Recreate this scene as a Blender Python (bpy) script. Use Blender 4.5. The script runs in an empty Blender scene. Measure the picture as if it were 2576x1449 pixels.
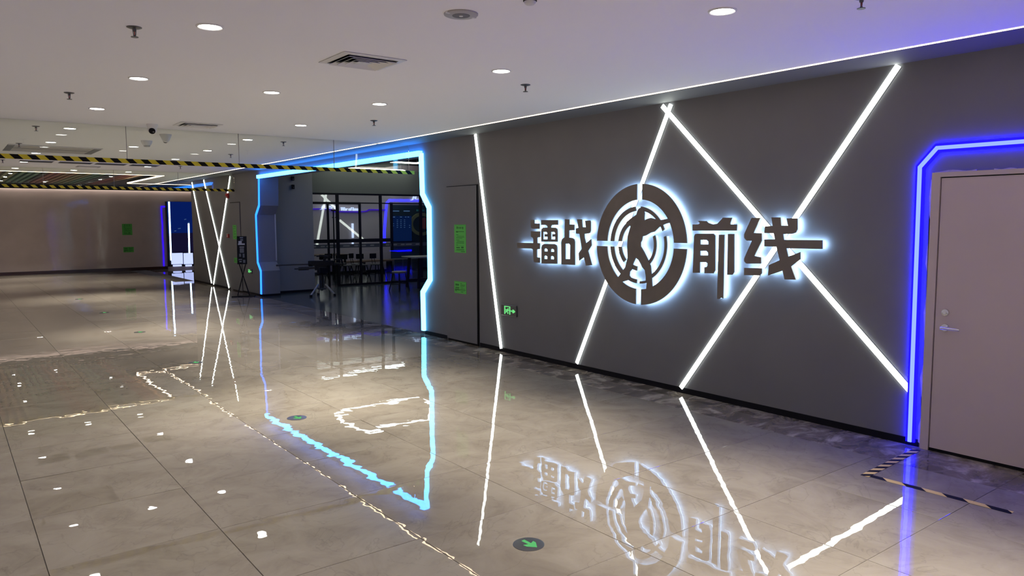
import bpy, bmesh, math, random
from mathutils import Vector, Matrix
from mathutils.geometry import tessellate_polygon
random.seed(7)
SC = bpy.context.scene
COL = SC.collection

# ------------------------------------------------------------------ camera
F_PX, YAW, PITCH, ROLL, CAM_H = 1871.5, 0.653604, 0.090405, -0.004158, 1.70
cy_, sy_ = math.cos(YAW), math.sin(YAW)
FWD = Vector((sy_*math.cos(PITCH), cy_*math.cos(PITCH), -math.sin(PITCH)))
R0 = Vector((cy_, -sy_, 0)); U0 = R0.cross(FWD)
RGT = R0*math.cos(ROLL) + U0*math.sin(ROLL)
UPV = -R0*math.sin(ROLL) + U0*math.cos(ROLL)
camd = bpy.data.cameras.new('camera'); cam = bpy.data.objects.new('camera', camd); COL.objects.link(cam)
cam.matrix_world = Matrix(((RGT.x, UPV.x, -FWD.x, 0), (RGT.y, UPV.y, -FWD.y, 0), (RGT.z, UPV.z, -FWD.z, CAM_H), (0, 0, 0, 1)))
camd.sensor_width = 36; camd.lens = F_PX/2576*36; camd.clip_end = 200; camd.clip_start = 0.02
SC.camera = cam

# ------------------------------------------------------------------ world, exposure
w = bpy.data.worlds.new('world'); SC.world = w; w.use_nodes = True
w.node_tree.nodes['Background'].inputs[0].default_value = (0.5, 0.5, 0.55, 1)
w.node_tree.nodes['Background'].inputs[1].default_value = 0.0
SC.view_settings.view_transform = 'Standard'; SC.view_settings.look = 'None'
SC.view_settings.gamma = 1; SC.view_settings.use_curve_mapping = False
SC.view_settings.exposure = 1.6
SPOT_W = 180.0          # power of each recessed downlight
E_TUBE, E_SIGN, E_COVE, E_LAMP = 2.7, 7.5, 3.0, 9.0
SC.cycles.max_bounces = 10; SC.cycles.diffuse_bounces = 5; SC.cycles.glossy_bounces = 6
SC.cycles.transparent_max_bounces = 24

# ------------------------------------------------------------------ measuring helper: pixel of the photograph -> point on a real plane
def at(u, v, axis, val):
    d = FWD + RGT*((u-1288)/F_PX) - UPV*((v-724.5)/F_PX)
    o = Vector((0, 0, CAM_H)); t = (val-o[axis])/d[axis]
    return o + d*t

# ------------------------------------------------------------------ materials
def new_mat(name):
    m = bpy.data.materials.new(name); m.use_nodes = True
    nt = m.node_tree; b = nt.nodes['Principled BSDF']
    return m, nt, b
def plain(name, c, rough=0.6, metal=0.0, spec=0.5, noise=0.0, nscale=6.0, bump=0.0, bscale=200.0):
    m, nt, b = new_mat(name)
    b.inputs['Base Color'].default_value = (*c, 1); b.inputs['Roughness'].default_value = rough
    b.inputs['Metallic'].default_value = metal; b.inputs['Specular IOR Level'].default_value = spec
    if noise or bump:
        tc = nt.nodes.new('ShaderNodeTexCoord')
    if noise:
        n = nt.nodes.new('ShaderNodeTexNoise'); n.inputs['Scale'].default_value = nscale; n.inputs['Detail'].default_value = 5
        nt.links.new(tc.outputs['Object'], n.inputs['Vector'])
        r = nt.nodes.new('ShaderNodeMapRange'); r.inputs[1].default_value = .25; r.inputs[2].default_value = .75
        r.inputs[3].default_value = 1-noise; r.inputs[4].default_value = 1+noise
        nt.links.new(n.outputs['Fac'], r.inputs[0])
        mx = nt.nodes.new('ShaderNodeVectorMath'); mx.operation = 'SCALE'; mx.inputs[0].default_value = c
        nt.links.new(r.outputs[0], mx.inputs['Scale']); nt.links.new(mx.outputs[0], b.inputs['Base Color'])
    if bump:
        n2 = nt.nodes.new('ShaderNodeTexNoise'); n2.inputs['Scale'].default_value = bscale; n2.inputs['Detail'].default_value = 3
        nt.links.new(tc.outputs['Object'], n2.inputs['Vector'])
        bp = nt.nodes.new('ShaderNodeBump'); bp.inputs['Strength'].default_value = 1; bp.inputs['Distance'].default_value = bump
        nt.links.new(n2.outputs['Fac'], bp.inputs['Height']); nt.links.new(bp.outputs[0], b.inputs['Normal'])
    return m
def glow(name, c, s):
    m = bpy.data.materials.new(name); m.use_nodes = True; nt = m.node_tree
    nt.nodes.remove(nt.nodes['Principled BSDF'])
    e = nt.nodes.new('ShaderNodeEmission'); e.inputs[0].default_value = (*c, 1); e.inputs[1].default_value = s
    nt.links.new(e.outputs[0], nt.nodes['Material Output'].inputs[0]); return m
def glass(name, tint, ior=1.5, extra=0.0):
    m = bpy.data.materials.new(name); m.use_nodes = True; nt = m.node_tree
    nt.nodes.remove(nt.nodes['Principled BSDF'])
    t = nt.nodes.new('ShaderNodeBsdfTransparent'); t.inputs[0].default_value = (*tint, 1)
    g = nt.nodes.new('ShaderNodeBsdfGlossy'); g.inputs['Roughness'].default_value = 0.0; g.inputs[0].default_value = (1, 1, 1, 1)
    f = nt.nodes.new('ShaderNodeFresnel'); f.inputs[0].default_value = ior
    x = nt.nodes.new('ShaderNodeMixShader')
    nt.links.new(f.outputs[0], x.inputs[0]); nt.links.new(t.outputs[0], x.inputs[1]); nt.links.new(g.outputs[0], x.inputs[2])
    nt.links.new(x.outputs[0], nt.nodes['Material Output'].inputs[0]); return m
def stripes(name, ca, cb, period, axes):
    m, nt, b = new_mat(name); b.inputs['Roughness'].default_value = .8; b.inputs['Specular IOR Level'].default_value = .08
    tc = nt.nodes.new('ShaderNodeTexCoord'); sp = nt.nodes.new('ShaderNodeSeparateXYZ'); nt.links.new(tc.outputs['Object'], sp.inputs[0])
    a = nt.nodes.new('ShaderNodeMath'); a.operation = 'ADD'
    nt.links.new(sp.outputs[axes[0]], a.inputs[0]); nt.links.new(sp.outputs[axes[1]], a.inputs[1])
    d = nt.nodes.new('ShaderNodeMath'); d.operation = 'DIVIDE'; d.inputs[1].default_value = period; nt.links.new(a.outputs[0], d.inputs[0])
    fr = nt.nodes.new('ShaderNodeMath'); fr.operation = 'FRACT'; nt.links.new(d.outputs[0], fr.inputs[0])
    gt = nt.nodes.new('ShaderNodeMath'); gt.operation = 'GREATER_THAN'; gt.inputs[1].default_value = .5; nt.links.new(fr.outputs[0], gt.inputs[0])
    mx = nt.nodes.new('ShaderNodeMix'); mx.data_type = 'RGBA'
    mx.inputs[6].default_value = (*ca, 1); mx.inputs[7].default_value = (*cb, 1)
    nt.links.new(gt.outputs[0], mx.inputs[0]); nt.links.new(mx.outputs[2], b.inputs['Base Color']); return m
def stone(name, c1, c2, c3, scale, rough, bump, bscale, vein, stretch=(1, 1, 1), per_obj=True, ior=1.5):
    """polished stone: cloudy ground, darker streaks, thin veins, barely uneven polish"""
    m, nt, b = new_mat(name); L = nt.links.new
    b.inputs['Roughness'].default_value = rough; b.inputs['IOR'].default_value = ior
    tc = nt.nodes.new('ShaderNodeTexCoord'); oi = nt.nodes.new('ShaderNodeObjectInfo')
    off = nt.nodes.new('ShaderNodeVectorMath'); off.operation = 'MULTIPLY_ADD'
    cm = nt.nodes.new('ShaderNodeCombineXYZ')
    mm = nt.nodes.new('ShaderNodeMath'); mm.operation = 'MULTIPLY'; mm.inputs[1].default_value = 37.0 if per_obj else 0.0
    L(oi.outputs['Random'], mm.inputs[0]); L(mm.outputs[0], cm.inputs[0]); L(mm.outputs[0], cm.inputs[1])
    off.inputs[1].default_value = stretch
    L(tc.outputs['Object'], off.inputs[0]); L(cm.outputs[0], off.inputs[2])
    n1 = nt.nodes.new('ShaderNodeTexNoise'); n1.inputs['Scale'].default_value = scale; n1.inputs['Detail'].default_value = 9
    n1.inputs['Roughness'].default_value = .62; n1.inputs['Distortion'].default_value = .8; L(off.outputs[0], n1.inputs['Vector'])
    cr = nt.nodes.new('ShaderNodeValToRGB'); e = cr.color_ramp.elements
    e[0].position = .33; e[0].color = (*c2, 1); e[1].position = .66; e[1].color = (*c3, 1)
    k = cr.color_ramp.elements.new(.5); k.color = (*c1, 1)
    L(n1.outputs['Fac'], cr.inputs[0])
    n2 = nt.nodes.new('ShaderNodeTexNoise'); n2.inputs['Scale'].default_value = scale*.7; n2.inputs['Detail'].default_value = 6
    n2.inputs['Distortion'].default_value = 1.6; L(off.outputs[0], n2.inputs['Vector'])
    ab = nt.nodes.new('ShaderNodeMath'); ab.operation = 'SUBTRACT'; ab.inputs[1].default_value = .5; L(n2.outputs['Fac'], ab.inputs[0])
    a2 = nt.nodes.new('ShaderNodeMath'); a2.operation = 'ABSOLUTE'; L(ab.outputs[0], a2.inputs[0])
    mr = nt.nodes.new('ShaderNodeMapRange'); mr.inputs[1].default_value = 0; mr.inputs[2].default_value = .012
    mr.inputs[3].default_value = 1-vein; mr.inputs[4].default_value = 1; L(a2.outputs[0], mr.inputs[0])
    sc = nt.nodes.new('ShaderNodeVectorMath'); sc.operation = 'SCALE'; L(cr.outputs[0], sc.inputs[0]); L(mr.outputs[0], sc.inputs['Scale'])
    L(sc.outputs[0], b.inputs['Base Color'])
    if bump:
        n3 = nt.nodes.new('ShaderNodeTexNoise'); n3.inputs['Scale'].default_value = bscale; n3.inputs['Detail'].default_value = 1.5
        L(off.outputs[0], n3.inputs['Vector'])
        bp = nt.nodes.new('ShaderNodeBump'); bp.inputs['Strength'].default_value = 1; bp.inputs['Distance'].default_value = bump
        L(n3.outputs['Fac'], bp.inputs['Height']); L(bp.outputs[0], b.inputs['Normal'])
    return m

M = dict(
    ceil=plain('ceiling_paint', (.88, .87, .88), .9, spec=.2),
    band=plain('ceiling_band_paint', (.165, .165, .175), .7, spec=.3),
    wall=plain('dark_wall_paint', (.166, .169, .188), .6, spec=.3, noise=.05, nscale=2, bump=.0004, bscale=240),
    wall_l=plain('left_wall_paint', (.78, .76, .76), .7),
    far=plain('polished_wall_panel', (.60, .51, .49), .06, spec=.22, noise=.10, nscale=1.2, bump=.0016, bscale=3.5),
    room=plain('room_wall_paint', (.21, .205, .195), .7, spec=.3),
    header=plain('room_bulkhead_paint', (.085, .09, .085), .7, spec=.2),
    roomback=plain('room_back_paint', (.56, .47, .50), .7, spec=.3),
    black=plain('matte_black', (.005, .005, .007), .5, spec=.15),
    void=plain('void_black', (.02, .022, .025), .9, spec=.1),
    base=plain('baseboard_black', (.005, .005, .009), .5, spec=.15),
    basered=plain('baseboard_brown', (.055, .022, .017), .3),
    grout=plain('grout', (.10, .09, .08), .8),
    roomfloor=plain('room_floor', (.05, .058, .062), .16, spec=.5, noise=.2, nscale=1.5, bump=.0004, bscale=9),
    steel=plain('steel', (.45, .45, .46), .3, metal=1),
    dsteel=plain('dark_steel', (.12, .12, .125), .35, metal=.8),
    chrome=plain('chrome', (.75, .75, .78), .12, metal=1),
    plastic=plain('white_plastic', (.68, .67, .66), .45),
    greyplastic=plain('grey_plastic', (.40, .38, .37), .5),
    door=plain('pale_door', (.54, .46, .475), .55, spec=.3, noise=.03, nscale=2),
    plaster=plain('rough_plaster', (.46, .42, .41), .9, noise=.25, nscale=14, bump=.004, bscale=40),
    signface=plain('brushed_dark_sign_face', (.17, .15, .135), .4, metal=.2, noise=.15, nscale=5),
    wood=plain('worn_wood', (.22, .13, .085), .5, noise=.25, nscale=8),
    seat=plain('stool_seat', (.16, .13, .10), .4, noise=.2, nscale=8),
    red=plain('red_plastic', (.35, .02, .02), .4),
    green=plain('green_notice', (.10, .52, .09), .6),
    ink=plain('notice_ink', (.03, .16, .035), .8),
    gunbody=plain('gun_grey', (.035, .035, .037), .4, metal=.5),
    gunleg=plain('gun_leg', (.30, .29, .26), .45, metal=.3),
    tube=glow('white_tube', (.93, 1.0, .90), E_TUBE),
    sign=glow('sign_edge_light', (.44, .69, 1.0), E_SIGN),
    signside=glow('sign_side_light', (.36, .60, 1.0), .8),
    cove=glow('warm_strip', (1.0, .74, .50), E_COVE),
    lamp=glow('downlight_disc', (1.0, .96, .90), E_LAMP),
    cyan_l=glow('blue_neon_far', (.014, .135, 1.0), 1.4),
    cyan_t=glow('cyan_neon_top', (.028, .235, 1.0), 6.5),
    cyan_r=glow('cyan_neon_near', (.052, .31, .60), 5.0),
    blue=glow('indigo_neon', (.0006, .0003, 1.0), 12.5),
    bluecore=glow('indigo_neon_core', (.035, .05, 1.0), 3.4),
    purple=glow('purple_neon', (.02, .003, .95), .7),
    purple_dim=glow('purple_neon_dim', (.06, .015, .6), .25),
    arrowg=glow('arrow_green', (.040, .17, .055), 1.0),
    exitg=glow('exit_green', (.055, .25, .075), 1.0),
    letter=glow('white_letter', (.66, .76, 1.0), .42),
    loop=glow('room_loop_light', (.92, 1.0, .88), 5.0),
    wash=glow('wash_strip', (1.0,.86,.74), 2.6),
    screen=glow('blue_screen', (.0006, .0035, .034), 1.0),
    screen2=glow('dark_screen', (.0022, .0018, .008), 1.0),
    stripe=glow('screen_tube', (.45, .72, 1.0), 1.7),
    panel=glow('white_panel', (.50, .58, 1.0), .42),
    board=glow('leader_board', (.0008, .0035, .017), 1.0),
    boardtext=glow('leader_text', (.02, .04, .08), 1.0),
    tealpanel=plain('dark_teal_cladding', (.022,.045,.06), .6),
    posterw=plain('poster_white', (.35, .35, .36), .5), posterg=plain('poster_grey', (.09, .10, .11), .5),
    film=plain('glass_film', (.05, .055, .06), .6), filmmark=plain('film_mark', (.20, .20, .19), .7),
    smoke=glass('smoke_screen_glass', (.95, .967, .925), 1.42),
    part=glass('partition_glass', (.86, .90, .92)),
    tile=stone('floor_tile', (.225, .200, .166), (.185, .162, .132), (.248, .225, .188), 3.0, .010, .00056, 5.5, .14, (1, 1, 1)),
    marble=stone('brown_marble', (.165, .138, .116), (.062, .051, .043), (.40, .35, .30), 3.4, .02, .0003, 6.0, .15, (1.0, 1.5, 1)),
    tape=stripes('hazard_tape', (.012, .011, .010), (.62, .50, .05), .166, (0, 2)),
    ftape_a=stripes('hazard_tape_floor_a', (.012, .011, .012), (.62, .46, .16), .115, (0, 1)),
    ftape_b=stripes('hazard_tape_floor_b', (.012, .011, .012), (.62, .46, .16), .24, (0, 1)),
)

# ------------------------------------------------------------------ mesh building
def wloc(o):
    v = Vector((0, 0, 0))
    while o is not None:
        v += o.location; o = o.parent
    return v
class MB:
    def __init__(s): s.v = []; s.f = []
    def add(s, vs, fs):
        n = len(s.v); s.v += [tuple(p) for p in vs]; s.f += [tuple(i+n for i in f) for f in fs]; return s
    def box(s, x0, x1, y0, y1, z0, z1):
        return s.add([(x0,y0,z0),(x1,y0,z0),(x1,y1,z0),(x0,y1,z0),(x0,y0,z1),(x1,y0,z1),(x1,y1,z1),(x0,y1,z1)],
                     [(0,3,2,1),(4,5,6,7),(0,1,5,4),(1,2,6,5),(2,3,7,6),(3,0,4,7)])
    def bar(s, p, q, wd, ht=None, n=None, up=Vector((0,0,1))):
        """rectangular (n None) or round bar between two points"""
        p = Vector(p); q = Vector(q); d = (q-p).normalized()
        if abs(d.dot(up)) > .98: up = Vector((0,1,0))
        a = d.cross(up).normalized(); b = a.cross(d).normalized()
        if n is None:
            h = ht if ht is not None else wd
            r = [a*wd/2+b*h/2, -a*wd/2+b*h/2, -a*wd/2-b*h/2, a*wd/2-b*h/2]
        else:
            r = [a*wd/2*math.cos(2*math.pi*i/n)+b*wd/2*math.sin(2*math.pi*i/n) for i in range(n)]
        k = len(r)
        return s.add([p+x for x in r]+[q+x for x in r], [tuple(range(k-1,-1,-1)), tuple(range(k,2*k))]+[(i,(i+1)%k,k+(i+1)%k,k+i) for i in range(k)])
    def lathe(s, c, prof, n=20, axis=Vector((0,0,1))):
        """prof: list of (radius, height along axis) ; closed at both ends"""
        axis = Vector(axis).normalized(); t = Vector((1,0,0)) if abs(axis.x) < .9 else Vector((0,1,0))
        a = axis.cross(t).normalized(); b = axis.cross(a); c = Vector(c); vs = []; fs = []
        for (r, h) in prof:
            for i in range(n):
                an = 2*math.pi*i/n; vs.append(c+axis*h+(a*math.cos(an)+b*math.sin(an))*r)
        for j in range(len(prof)-1):
            for i in range(n):
                fs.append((j*n+i, j*n+(i+1)%n, (j+1)*n+(i+1)%n, (j+1)*n+i))
        fs.append(tuple(range(n-1,-1,-1))); fs.append(tuple(range((len(prof)-1)*n, len(prof)*n)))
        return s.add(vs, fs)
    def shape(s, loops, lo, hi, axis=0, front_only=False):
        """2D outline with holes extruded along an axis. axis 0: (y,z); 1: (x,z); 2: (x,y)"""
        def P(p, t): return {0:(t,p[0],p[1]), 1:(p[0],t,p[1]), 2:(p[0],p[1],t)}[axis]
        flat = [p for l in loops for p in l]; n = len(flat)
        tri = tessellate_polygon([[Vector((p[0],p[1],0)) for p in l] for l in loops])
        vs = [P(p, lo) for p in flat]+[P(p, hi) for p in flat]
        fs = [tuple(t) for t in tri]+[tuple(i+n for i in reversed(t)) for t in tri]; k = 0
        for l in loops:
            m = len(l)
            for i in range(m): fs.append((k+i, k+(i+1)%m, n+k+(i+1)%m, n+k+i))
            k += m
        return s.add(vs, fs)
    def build(s, name, mat, parent=None, smooth=False, bevel=0):
        me = bpy.data.meshes.new(name); off = wloc(parent)
        me.from_pydata([tuple(Vector(p)-off) for p in s.v], [], s.f); me.update()
        bm = bmesh.new(); bm.from_mesh(me); bmesh.ops.recalc_face_normals(bm, faces=bm.faces)
        if bevel:
            bmesh.ops.bevel(bm, geom=[e for e in bm.edges if len(e.link_faces) == 2 and e.calc_face_angle(0) > .6], offset=bevel, segments=1, affect='EDGES')
        bm.to_mesh(me); bm.free()
        if smooth:
            for p in me.polygons: p.use_smooth = True
            try: me.set_sharp_from_angle(angle=.7)
            except Exception: pass
        me.materials.append(mat)
        o = bpy.data.objects.new(name, me); COL.objects.link(o)
        if parent: o.parent = parent
        return o
def tag(o, label=None, cat=None, group=None, kind=None):
    if label: o['label'] = label
    if cat: o['category'] = cat
    if group: o['group'] = group
    if kind: o['kind'] = kind
    return o
def thing(name, label, cat, loc=(0,0,0), group=None):
    o = bpy.data.objects.new(name, None); COL.objects.link(o); o.location = loc; o.empty_display_size = .1
    return tag(o, label, cat, group)
def struct(o, label=None, cat=None): return tag(o, label, cat, None, 'structure')
def copy_tree(o, parent=None):
    c = o.copy(); COL.objects.link(c)
    if parent: c.parent = parent
    for ch in list(o.children): copy_tree(ch, c)
    return c
def ribbon(pts, wd):
    """closed outline of a mitred strip along 2D points"""
    P = [Vector((p[0], p[1])) for p in pts]; n = len(P); L = []; Rr = []
    for i in range(n):
        d1 = (P[i]-P[i-1]).normalized() if i > 0 else None
        d2 = (P[i+1]-P[i]).normalized() if i < n-1 else None
        d1 = d1 or d2; d2 = d2 or d1
        n1 = Vector((-d1.y, d1.x)); n2 = Vector((-d2.y, d2.x)); m = (n1+n2).normalized()
        k = (wd/2)/max(.3, m.dot(n1)); L.append(P[i]+m*k); Rr.append(P[i]-m*k)
    return [tuple(p) for p in L+Rr[::-1]]

CZ = 2.845           # ceiling
WX = 5.72            # face of the decorated right wall
Y1, Y2 = 10.02, 18.5 # the two hanging glass smoke screens
YF = 29.0            # far wall
WEND = 22.45         # far end of the right wall
LX, NY = -0.9, -5.0  # left and near wall
RX = 17.0            # right side of the dark room

# ------------------------------------------------------------------ the setting
NEARJ = [(9.63,0),(9.64,.633),(9.425,.838),(9.425,1.895),(9.61,2.10),(9.63,2.693)]
FARJ = [(16.83,0),(16.80,.584),(16.99,.774),(17.0,1.848),(16.77,2.06),(16.72,2.693)]
m = MB()
m.shape([[(NY,0)]+NEARJ+[(9.63,CZ+.3),(NY,CZ+.3)]], WX, 6.15)
m.shape([[(9.63,2.693),(16.72,2.693),(16.72,CZ+.3),(9.63,CZ+.3)]], WX, 6.15)
m.shape([FARJ+[(16.72,CZ+.3),(WEND,CZ+.3),(WEND,0)]], WX, 6.15)
struct(m.build('wall_right', M['wall']), 'long dark grey wall with light bars and an open portal', 'wall')
struct(MB().box(LX,12,YF,YF+.2,0,3.6).build('wall_far', M['far']), 'polished brown grey wall closing the far end of the corridor', 'wall')
struct(MB().box(LX-.2,LX,NY,YF,0,3.6).build('wall_left', M['wall_l']), 'plain wall on the left of the corridor', 'wall')
struct(MB().box(LX,6.15,NY-.2,NY,0,3.6).build('wall_near', M['wall_l']), 'plain wall behind the camera', 'wall')
struct(MB().box(12,12.2,WEND+.5,YF,0,3.6).build('wall_side', M['wall']), 'dark wall closing the side passage', 'wall')
# dark games room behind the portal
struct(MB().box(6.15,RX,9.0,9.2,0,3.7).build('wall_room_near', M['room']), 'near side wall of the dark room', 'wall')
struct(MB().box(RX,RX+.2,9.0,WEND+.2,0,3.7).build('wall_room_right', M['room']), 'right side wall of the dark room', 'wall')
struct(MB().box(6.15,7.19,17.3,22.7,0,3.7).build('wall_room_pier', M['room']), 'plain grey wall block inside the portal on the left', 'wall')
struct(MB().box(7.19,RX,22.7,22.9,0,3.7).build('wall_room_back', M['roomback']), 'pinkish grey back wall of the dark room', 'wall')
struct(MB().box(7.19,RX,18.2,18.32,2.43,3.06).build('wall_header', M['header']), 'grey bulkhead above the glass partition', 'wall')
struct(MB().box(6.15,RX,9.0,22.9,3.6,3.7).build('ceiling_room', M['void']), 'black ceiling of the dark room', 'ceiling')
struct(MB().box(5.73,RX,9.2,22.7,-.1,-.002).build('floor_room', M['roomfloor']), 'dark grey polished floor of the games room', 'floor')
# ceiling
m = MB().box(LX,LX+.498,NY,20.05,CZ,CZ+.12).box(LX+.532,5.210,NY,20.05,CZ,CZ+.12).box(4.50,5.210,20.05,24.6,CZ,CZ+.12).box(LX,.3,20.05,YF,CZ,CZ+.12)
struct(m.build('ceiling', M['ceil']), 'white painted ceiling of the corridor', 'ceiling')
struct(MB().box(5.230,WX,NY,24.6,CZ,CZ+.12).build('trim_1', M['band']), 'grey ceiling band between the warm light strip and the dark wall', 'trim')
struct(MB().box(LX,12,20.05,YF,3.5,3.6).build('ceiling_void', M['void']), 'black upper ceiling above the coloured slats', 'ceiling')
struct(MB().box(.3,4.5,20.0,20.05,CZ+.0,3.5).box(4.5,4.56,20.05,24.6,CZ,3.5).box(4.56,12,24.6,24.66,CZ,3.5).box(WX,12,WEND+.02,24.6,CZ,CZ+.1).build('trim_2', M['ceil']), 'white riser around the slatted ceiling opening', 'trim')
# base boards
struct(MB().box(WX-.006,WX+.02,NY,2.36,0,.055).box(WX-.006,WX+.02,2.47,8.18,0,.055).box(WX-.006,WX+.02,9.0,9.62,0,.055).build('baseboard_right', M['base']), 'black base board under the dark wall', 'baseboard')
struct(MB().box(WX-.006,WX+.02,16.84,18.25,0,.05).box(WX-.006,6.155,16.815,16.83,0,.05).box(WX-.006,WX+.02,19.1,WEND,0,.05).build('baseboard_right_far', M['base']), 'black base board beyond the portal', 'baseboard')
struct(MB().box(LX,6.48,YF-.02,YF,0,.10).box(7.6,12,YF-.02,YF,0,.10).build('baseboard_far', M['basered']), 'dark reddish base board of the far wall', 'baseboard')
struct(MB().box(6.15,7.19,17.285,17.3,0,.055).box(7.5,RX,22.685,22.7,0,.07).build('baseboard_room', M['base']), 'black base board of the dark room', 'baseboard')
# floor: grout bed with separate tiles and marble border slabs
floor = struct(MB().box(LX,WX+.01,NY,YF,-.12,-.006).box(WX+.01,12,WEND,YF,-.12,-.006).build('floor', M['grout']), 'polished beige tiled corridor floor', 'floor')
XE = [LX,-.495,.322,1.139,1.956,2.773,3.59,4.407,5.22]
YE = [3.37+.8*k for k in range(-11, 33)]
def tile_mesh(wx, wy, t=.010, bv=.0012):
    m = MB(); a, b = wx/2, wy/2
    m.add([(-a,-b,-t),(a,-b,-t),(a,b,-t),(-a,b,-t),(-a,-b,-bv),(a,-b,-bv),(a,b,-bv),(-a,b,-bv),
           (-a+bv,-b+bv,0),(a-bv,-b+bv,0),(a-bv,b-bv,0),(-a+bv,b-bv,0)],
          [(3,2,1,0),(0,1,5,4),(1,2,6,5),(2,3,7,6),(3,0,4,7),(4,5,9,8),(5,6,10,9),(6,7,11,10),(7,4,8,11),(8,9,10,11)])
    return m
proto = None; rest = MB()
for j in range(len(YE)-1):
    for i in range(len(XE)-1):
        x0, x1, y0, y1 = XE[i], XE[i+1], YE[j], min(YE[j+1], YF-.02)
        if y1-y0 < .05 or y1 < NY: continue
        y0 = max(y0, NY)
        if i >= 1 and .9 < y0 < 17.7:
            if proto is None:
                proto = tile_mesh(.8130, .7980).build('tile', M['tile'], floor); o = proto
            else:
                o = proto.copy(); COL.objects.link(o)
            o.location = ((x0+x1)/2, (y0+y1)/2, 0)
            o.rotation_euler = (random.gauss(0,.0011), random.gauss(0,.0009), 0)
        else:
            rest.box(x0+.002, x1-.002, y0+.001, y1-.001, -.008, 0)
for j in range(8):
    for i in range(8):
        x0 = 5.75+.8*i; y0 = WEND+.05+.8*j
        rest.box(x0+.001, min(x0+.799, 11.99), y0+.001, min(y0+.799, YF-.02), -.008, 0)
r = rest.build('tile_field', M['tile'], floor); r['kind'] = 'stuff'
proto = None
for k in range(-4, 14):
    y0 = .17+1.6*k
    if y0+1.6 > WEND+.2: break
    if proto is None:
        proto = tile_mesh(.497, 1.598).build('slab', M['marble'], floor); o = proto
    else:
        o = proto.copy(); COL.objects.link(o)
    o.location = (5.4715, y0+.8, 0); o.rotation_euler = (random.gauss(0,.0006), random.gauss(0,.0006), 0)

# ------------------------------------------------------------------ doors in the wall
d1 = struct(MB().box(WX-.018,WX+.004,1.45,2.388,.012,1.99).build('door_1', M['door']), 'pale pinkish grey door at the right edge with a lever handle', 'door')
fr = MB().box(WX-.028,WX+.004,2.394,2.452,0,2.03).box(WX-.028,WX+.004,1.36,2.394,1.997,2.03).box(WX-.028,WX+.004,1.36,1.445,0,1.997)
fr.build('door_frame', M['door'], d1)
pm = MB()
for (a, b, h) in ((2.44,2.17,.016),(1.86,1.70,.022),(2.06,1.93,.009)):
    n = 9; top = [(a+(b-a)*i/n, 2.03+h*(.62+.38*math.sin(i*.9+a*7))) for i in range(n+1)]
    pm.shape([[(a,2.028)]+top+[(b,2.028)]], WX-.012, WX+.002)
n = 16
pm.shape([[(2.45,0.02),(2.45,1.995)]+[(2.464+.012*math.sin(i*1.7)+.006*math.sin(i*3.9), 1.98-1.94*i/n) for i in range(n+1)]], WX-.010, WX+.002)
pm.build('plaster_patch', M['plaster'], d1)
MB().box(WX-.02,WX+.002,1.45,2.39,0,.022).box(WX-.02,WX+.002,1.45,2.388,1.9895,1.9955).build('door_gap', M['black'], d1)
c = at(2379,786,0,WX-.018)
MB().lathe(c, [(.027,0),(.027,.008),(.024,.014),(.012,.015),(.011,.020)], 24, (-1,0,0)).build('lock_cylinder', M['chrome'], d1, True)
c = at(2378,824,0,WX-.018)
hd = MB().lathe(c, [(.029,0),(.029,.007),(.026,.012)], 24, (-1,0,0)).lathe(c, [(.010,.01),(.010,.055)], 14, (-1,0,0)).build('door_handle', M['chrome'], d1, True)
lv = MB().bar(c+Vector((-.050,.012,0)), c+Vector((-.056,-.030,.001)), .022, .018, 10).bar(c+Vector((-.056,-.028,.001)), c+Vector((-.052,-.115,-.002)), .019, .014, 10)
lv.build('lever', M['chrome'], hd, True)

def sticker(ya, yb, za, zb, name, label, cat, kindrow, rows=True, X=WX-.026, axis=0, mats=('green','ink')):
    t = thing(name, label, cat, (X if axis == 0 else ya, ya if axis == 0 else X, za))
    y0, y1 = min(ya,yb), max(ya,yb); z0, z1 = min(za,zb), max(za,zb)
    def bx(m, a0, a1, c0, c1, d):
        if axis == 0: m.box(X-d, X+(.002 if d < .002 else 0), a0, a1, c0, c1)
        else: m.box(a0, a1, X-d, X+(.002 if d < .002 else 0), c0, c1)
    m = MB(); bx(m, y0, y1, z0, z1, .0015); m.build('sheet', M[mats[0]], t)
    p = MB(); wd = y1-y0; ht = z1-z0
    # image-left is the larger y on the right wall
    def row(f0, f1, g, h, d=.0025):
        if axis == 0: bx(p, y1-wd*f1, y1-wd*f0, z1-ht*(g+h), z1-ht*g, d)
        else: bx(p, y0+wd*f0, y0+wd*f1, z1-ht*(g+h), z1-ht*g, d)
    for (f0, f1, g, h) in kindrow: row(f0, f1, g, h)
    p.build('print', M[mats[1]], t); return t
rowsA = [(.06,.94,.02,.006),(.22,.31,.07,.085),(.39,.47,.085,.065),(.54,.62,.085,.065),(.70,.79,.08,.08),(.16,.34,.235,.045),(.36,.85,.24,.022),
         (.17,.36,.355,.018),(.26,.86,.405,.014),(.17,.86,.445,.014),(.17,.70,.48,.014),(.17,.45,.54,.018),(.25,.85,.59,.014),(.17,.85,.625,.014),(.17,.85,.66,.014),
         (.17,.32,.72,.02),(.34,.85,.745,.006),(.17,.48,.80,.04),(.60,.80,.78,.06),(.17,.86,.88,.022),(.12,.92,.925,.01),(.58,.92,.95,.02)]
rowsB = [(.06,.94,.03,.012),(.10,.40,.22,.11),(.10,.40,.36,.03),(.10,.42,.50,.08),(.06,.42,.64,.03),(.06,.42,.70,.03),(.06,.22,.78,.05),(.52,.64,.14,.04),
         (.52,.90,.24,.03),(.52,.90,.31,.03),(.52,.86,.38,.03),(.52,.74,.48,.03),(.52,.90,.58,.03),(.06,.96,.66,.03),(.06,.9,.72,.03),(.55,.75,.83,.05)]
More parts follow.
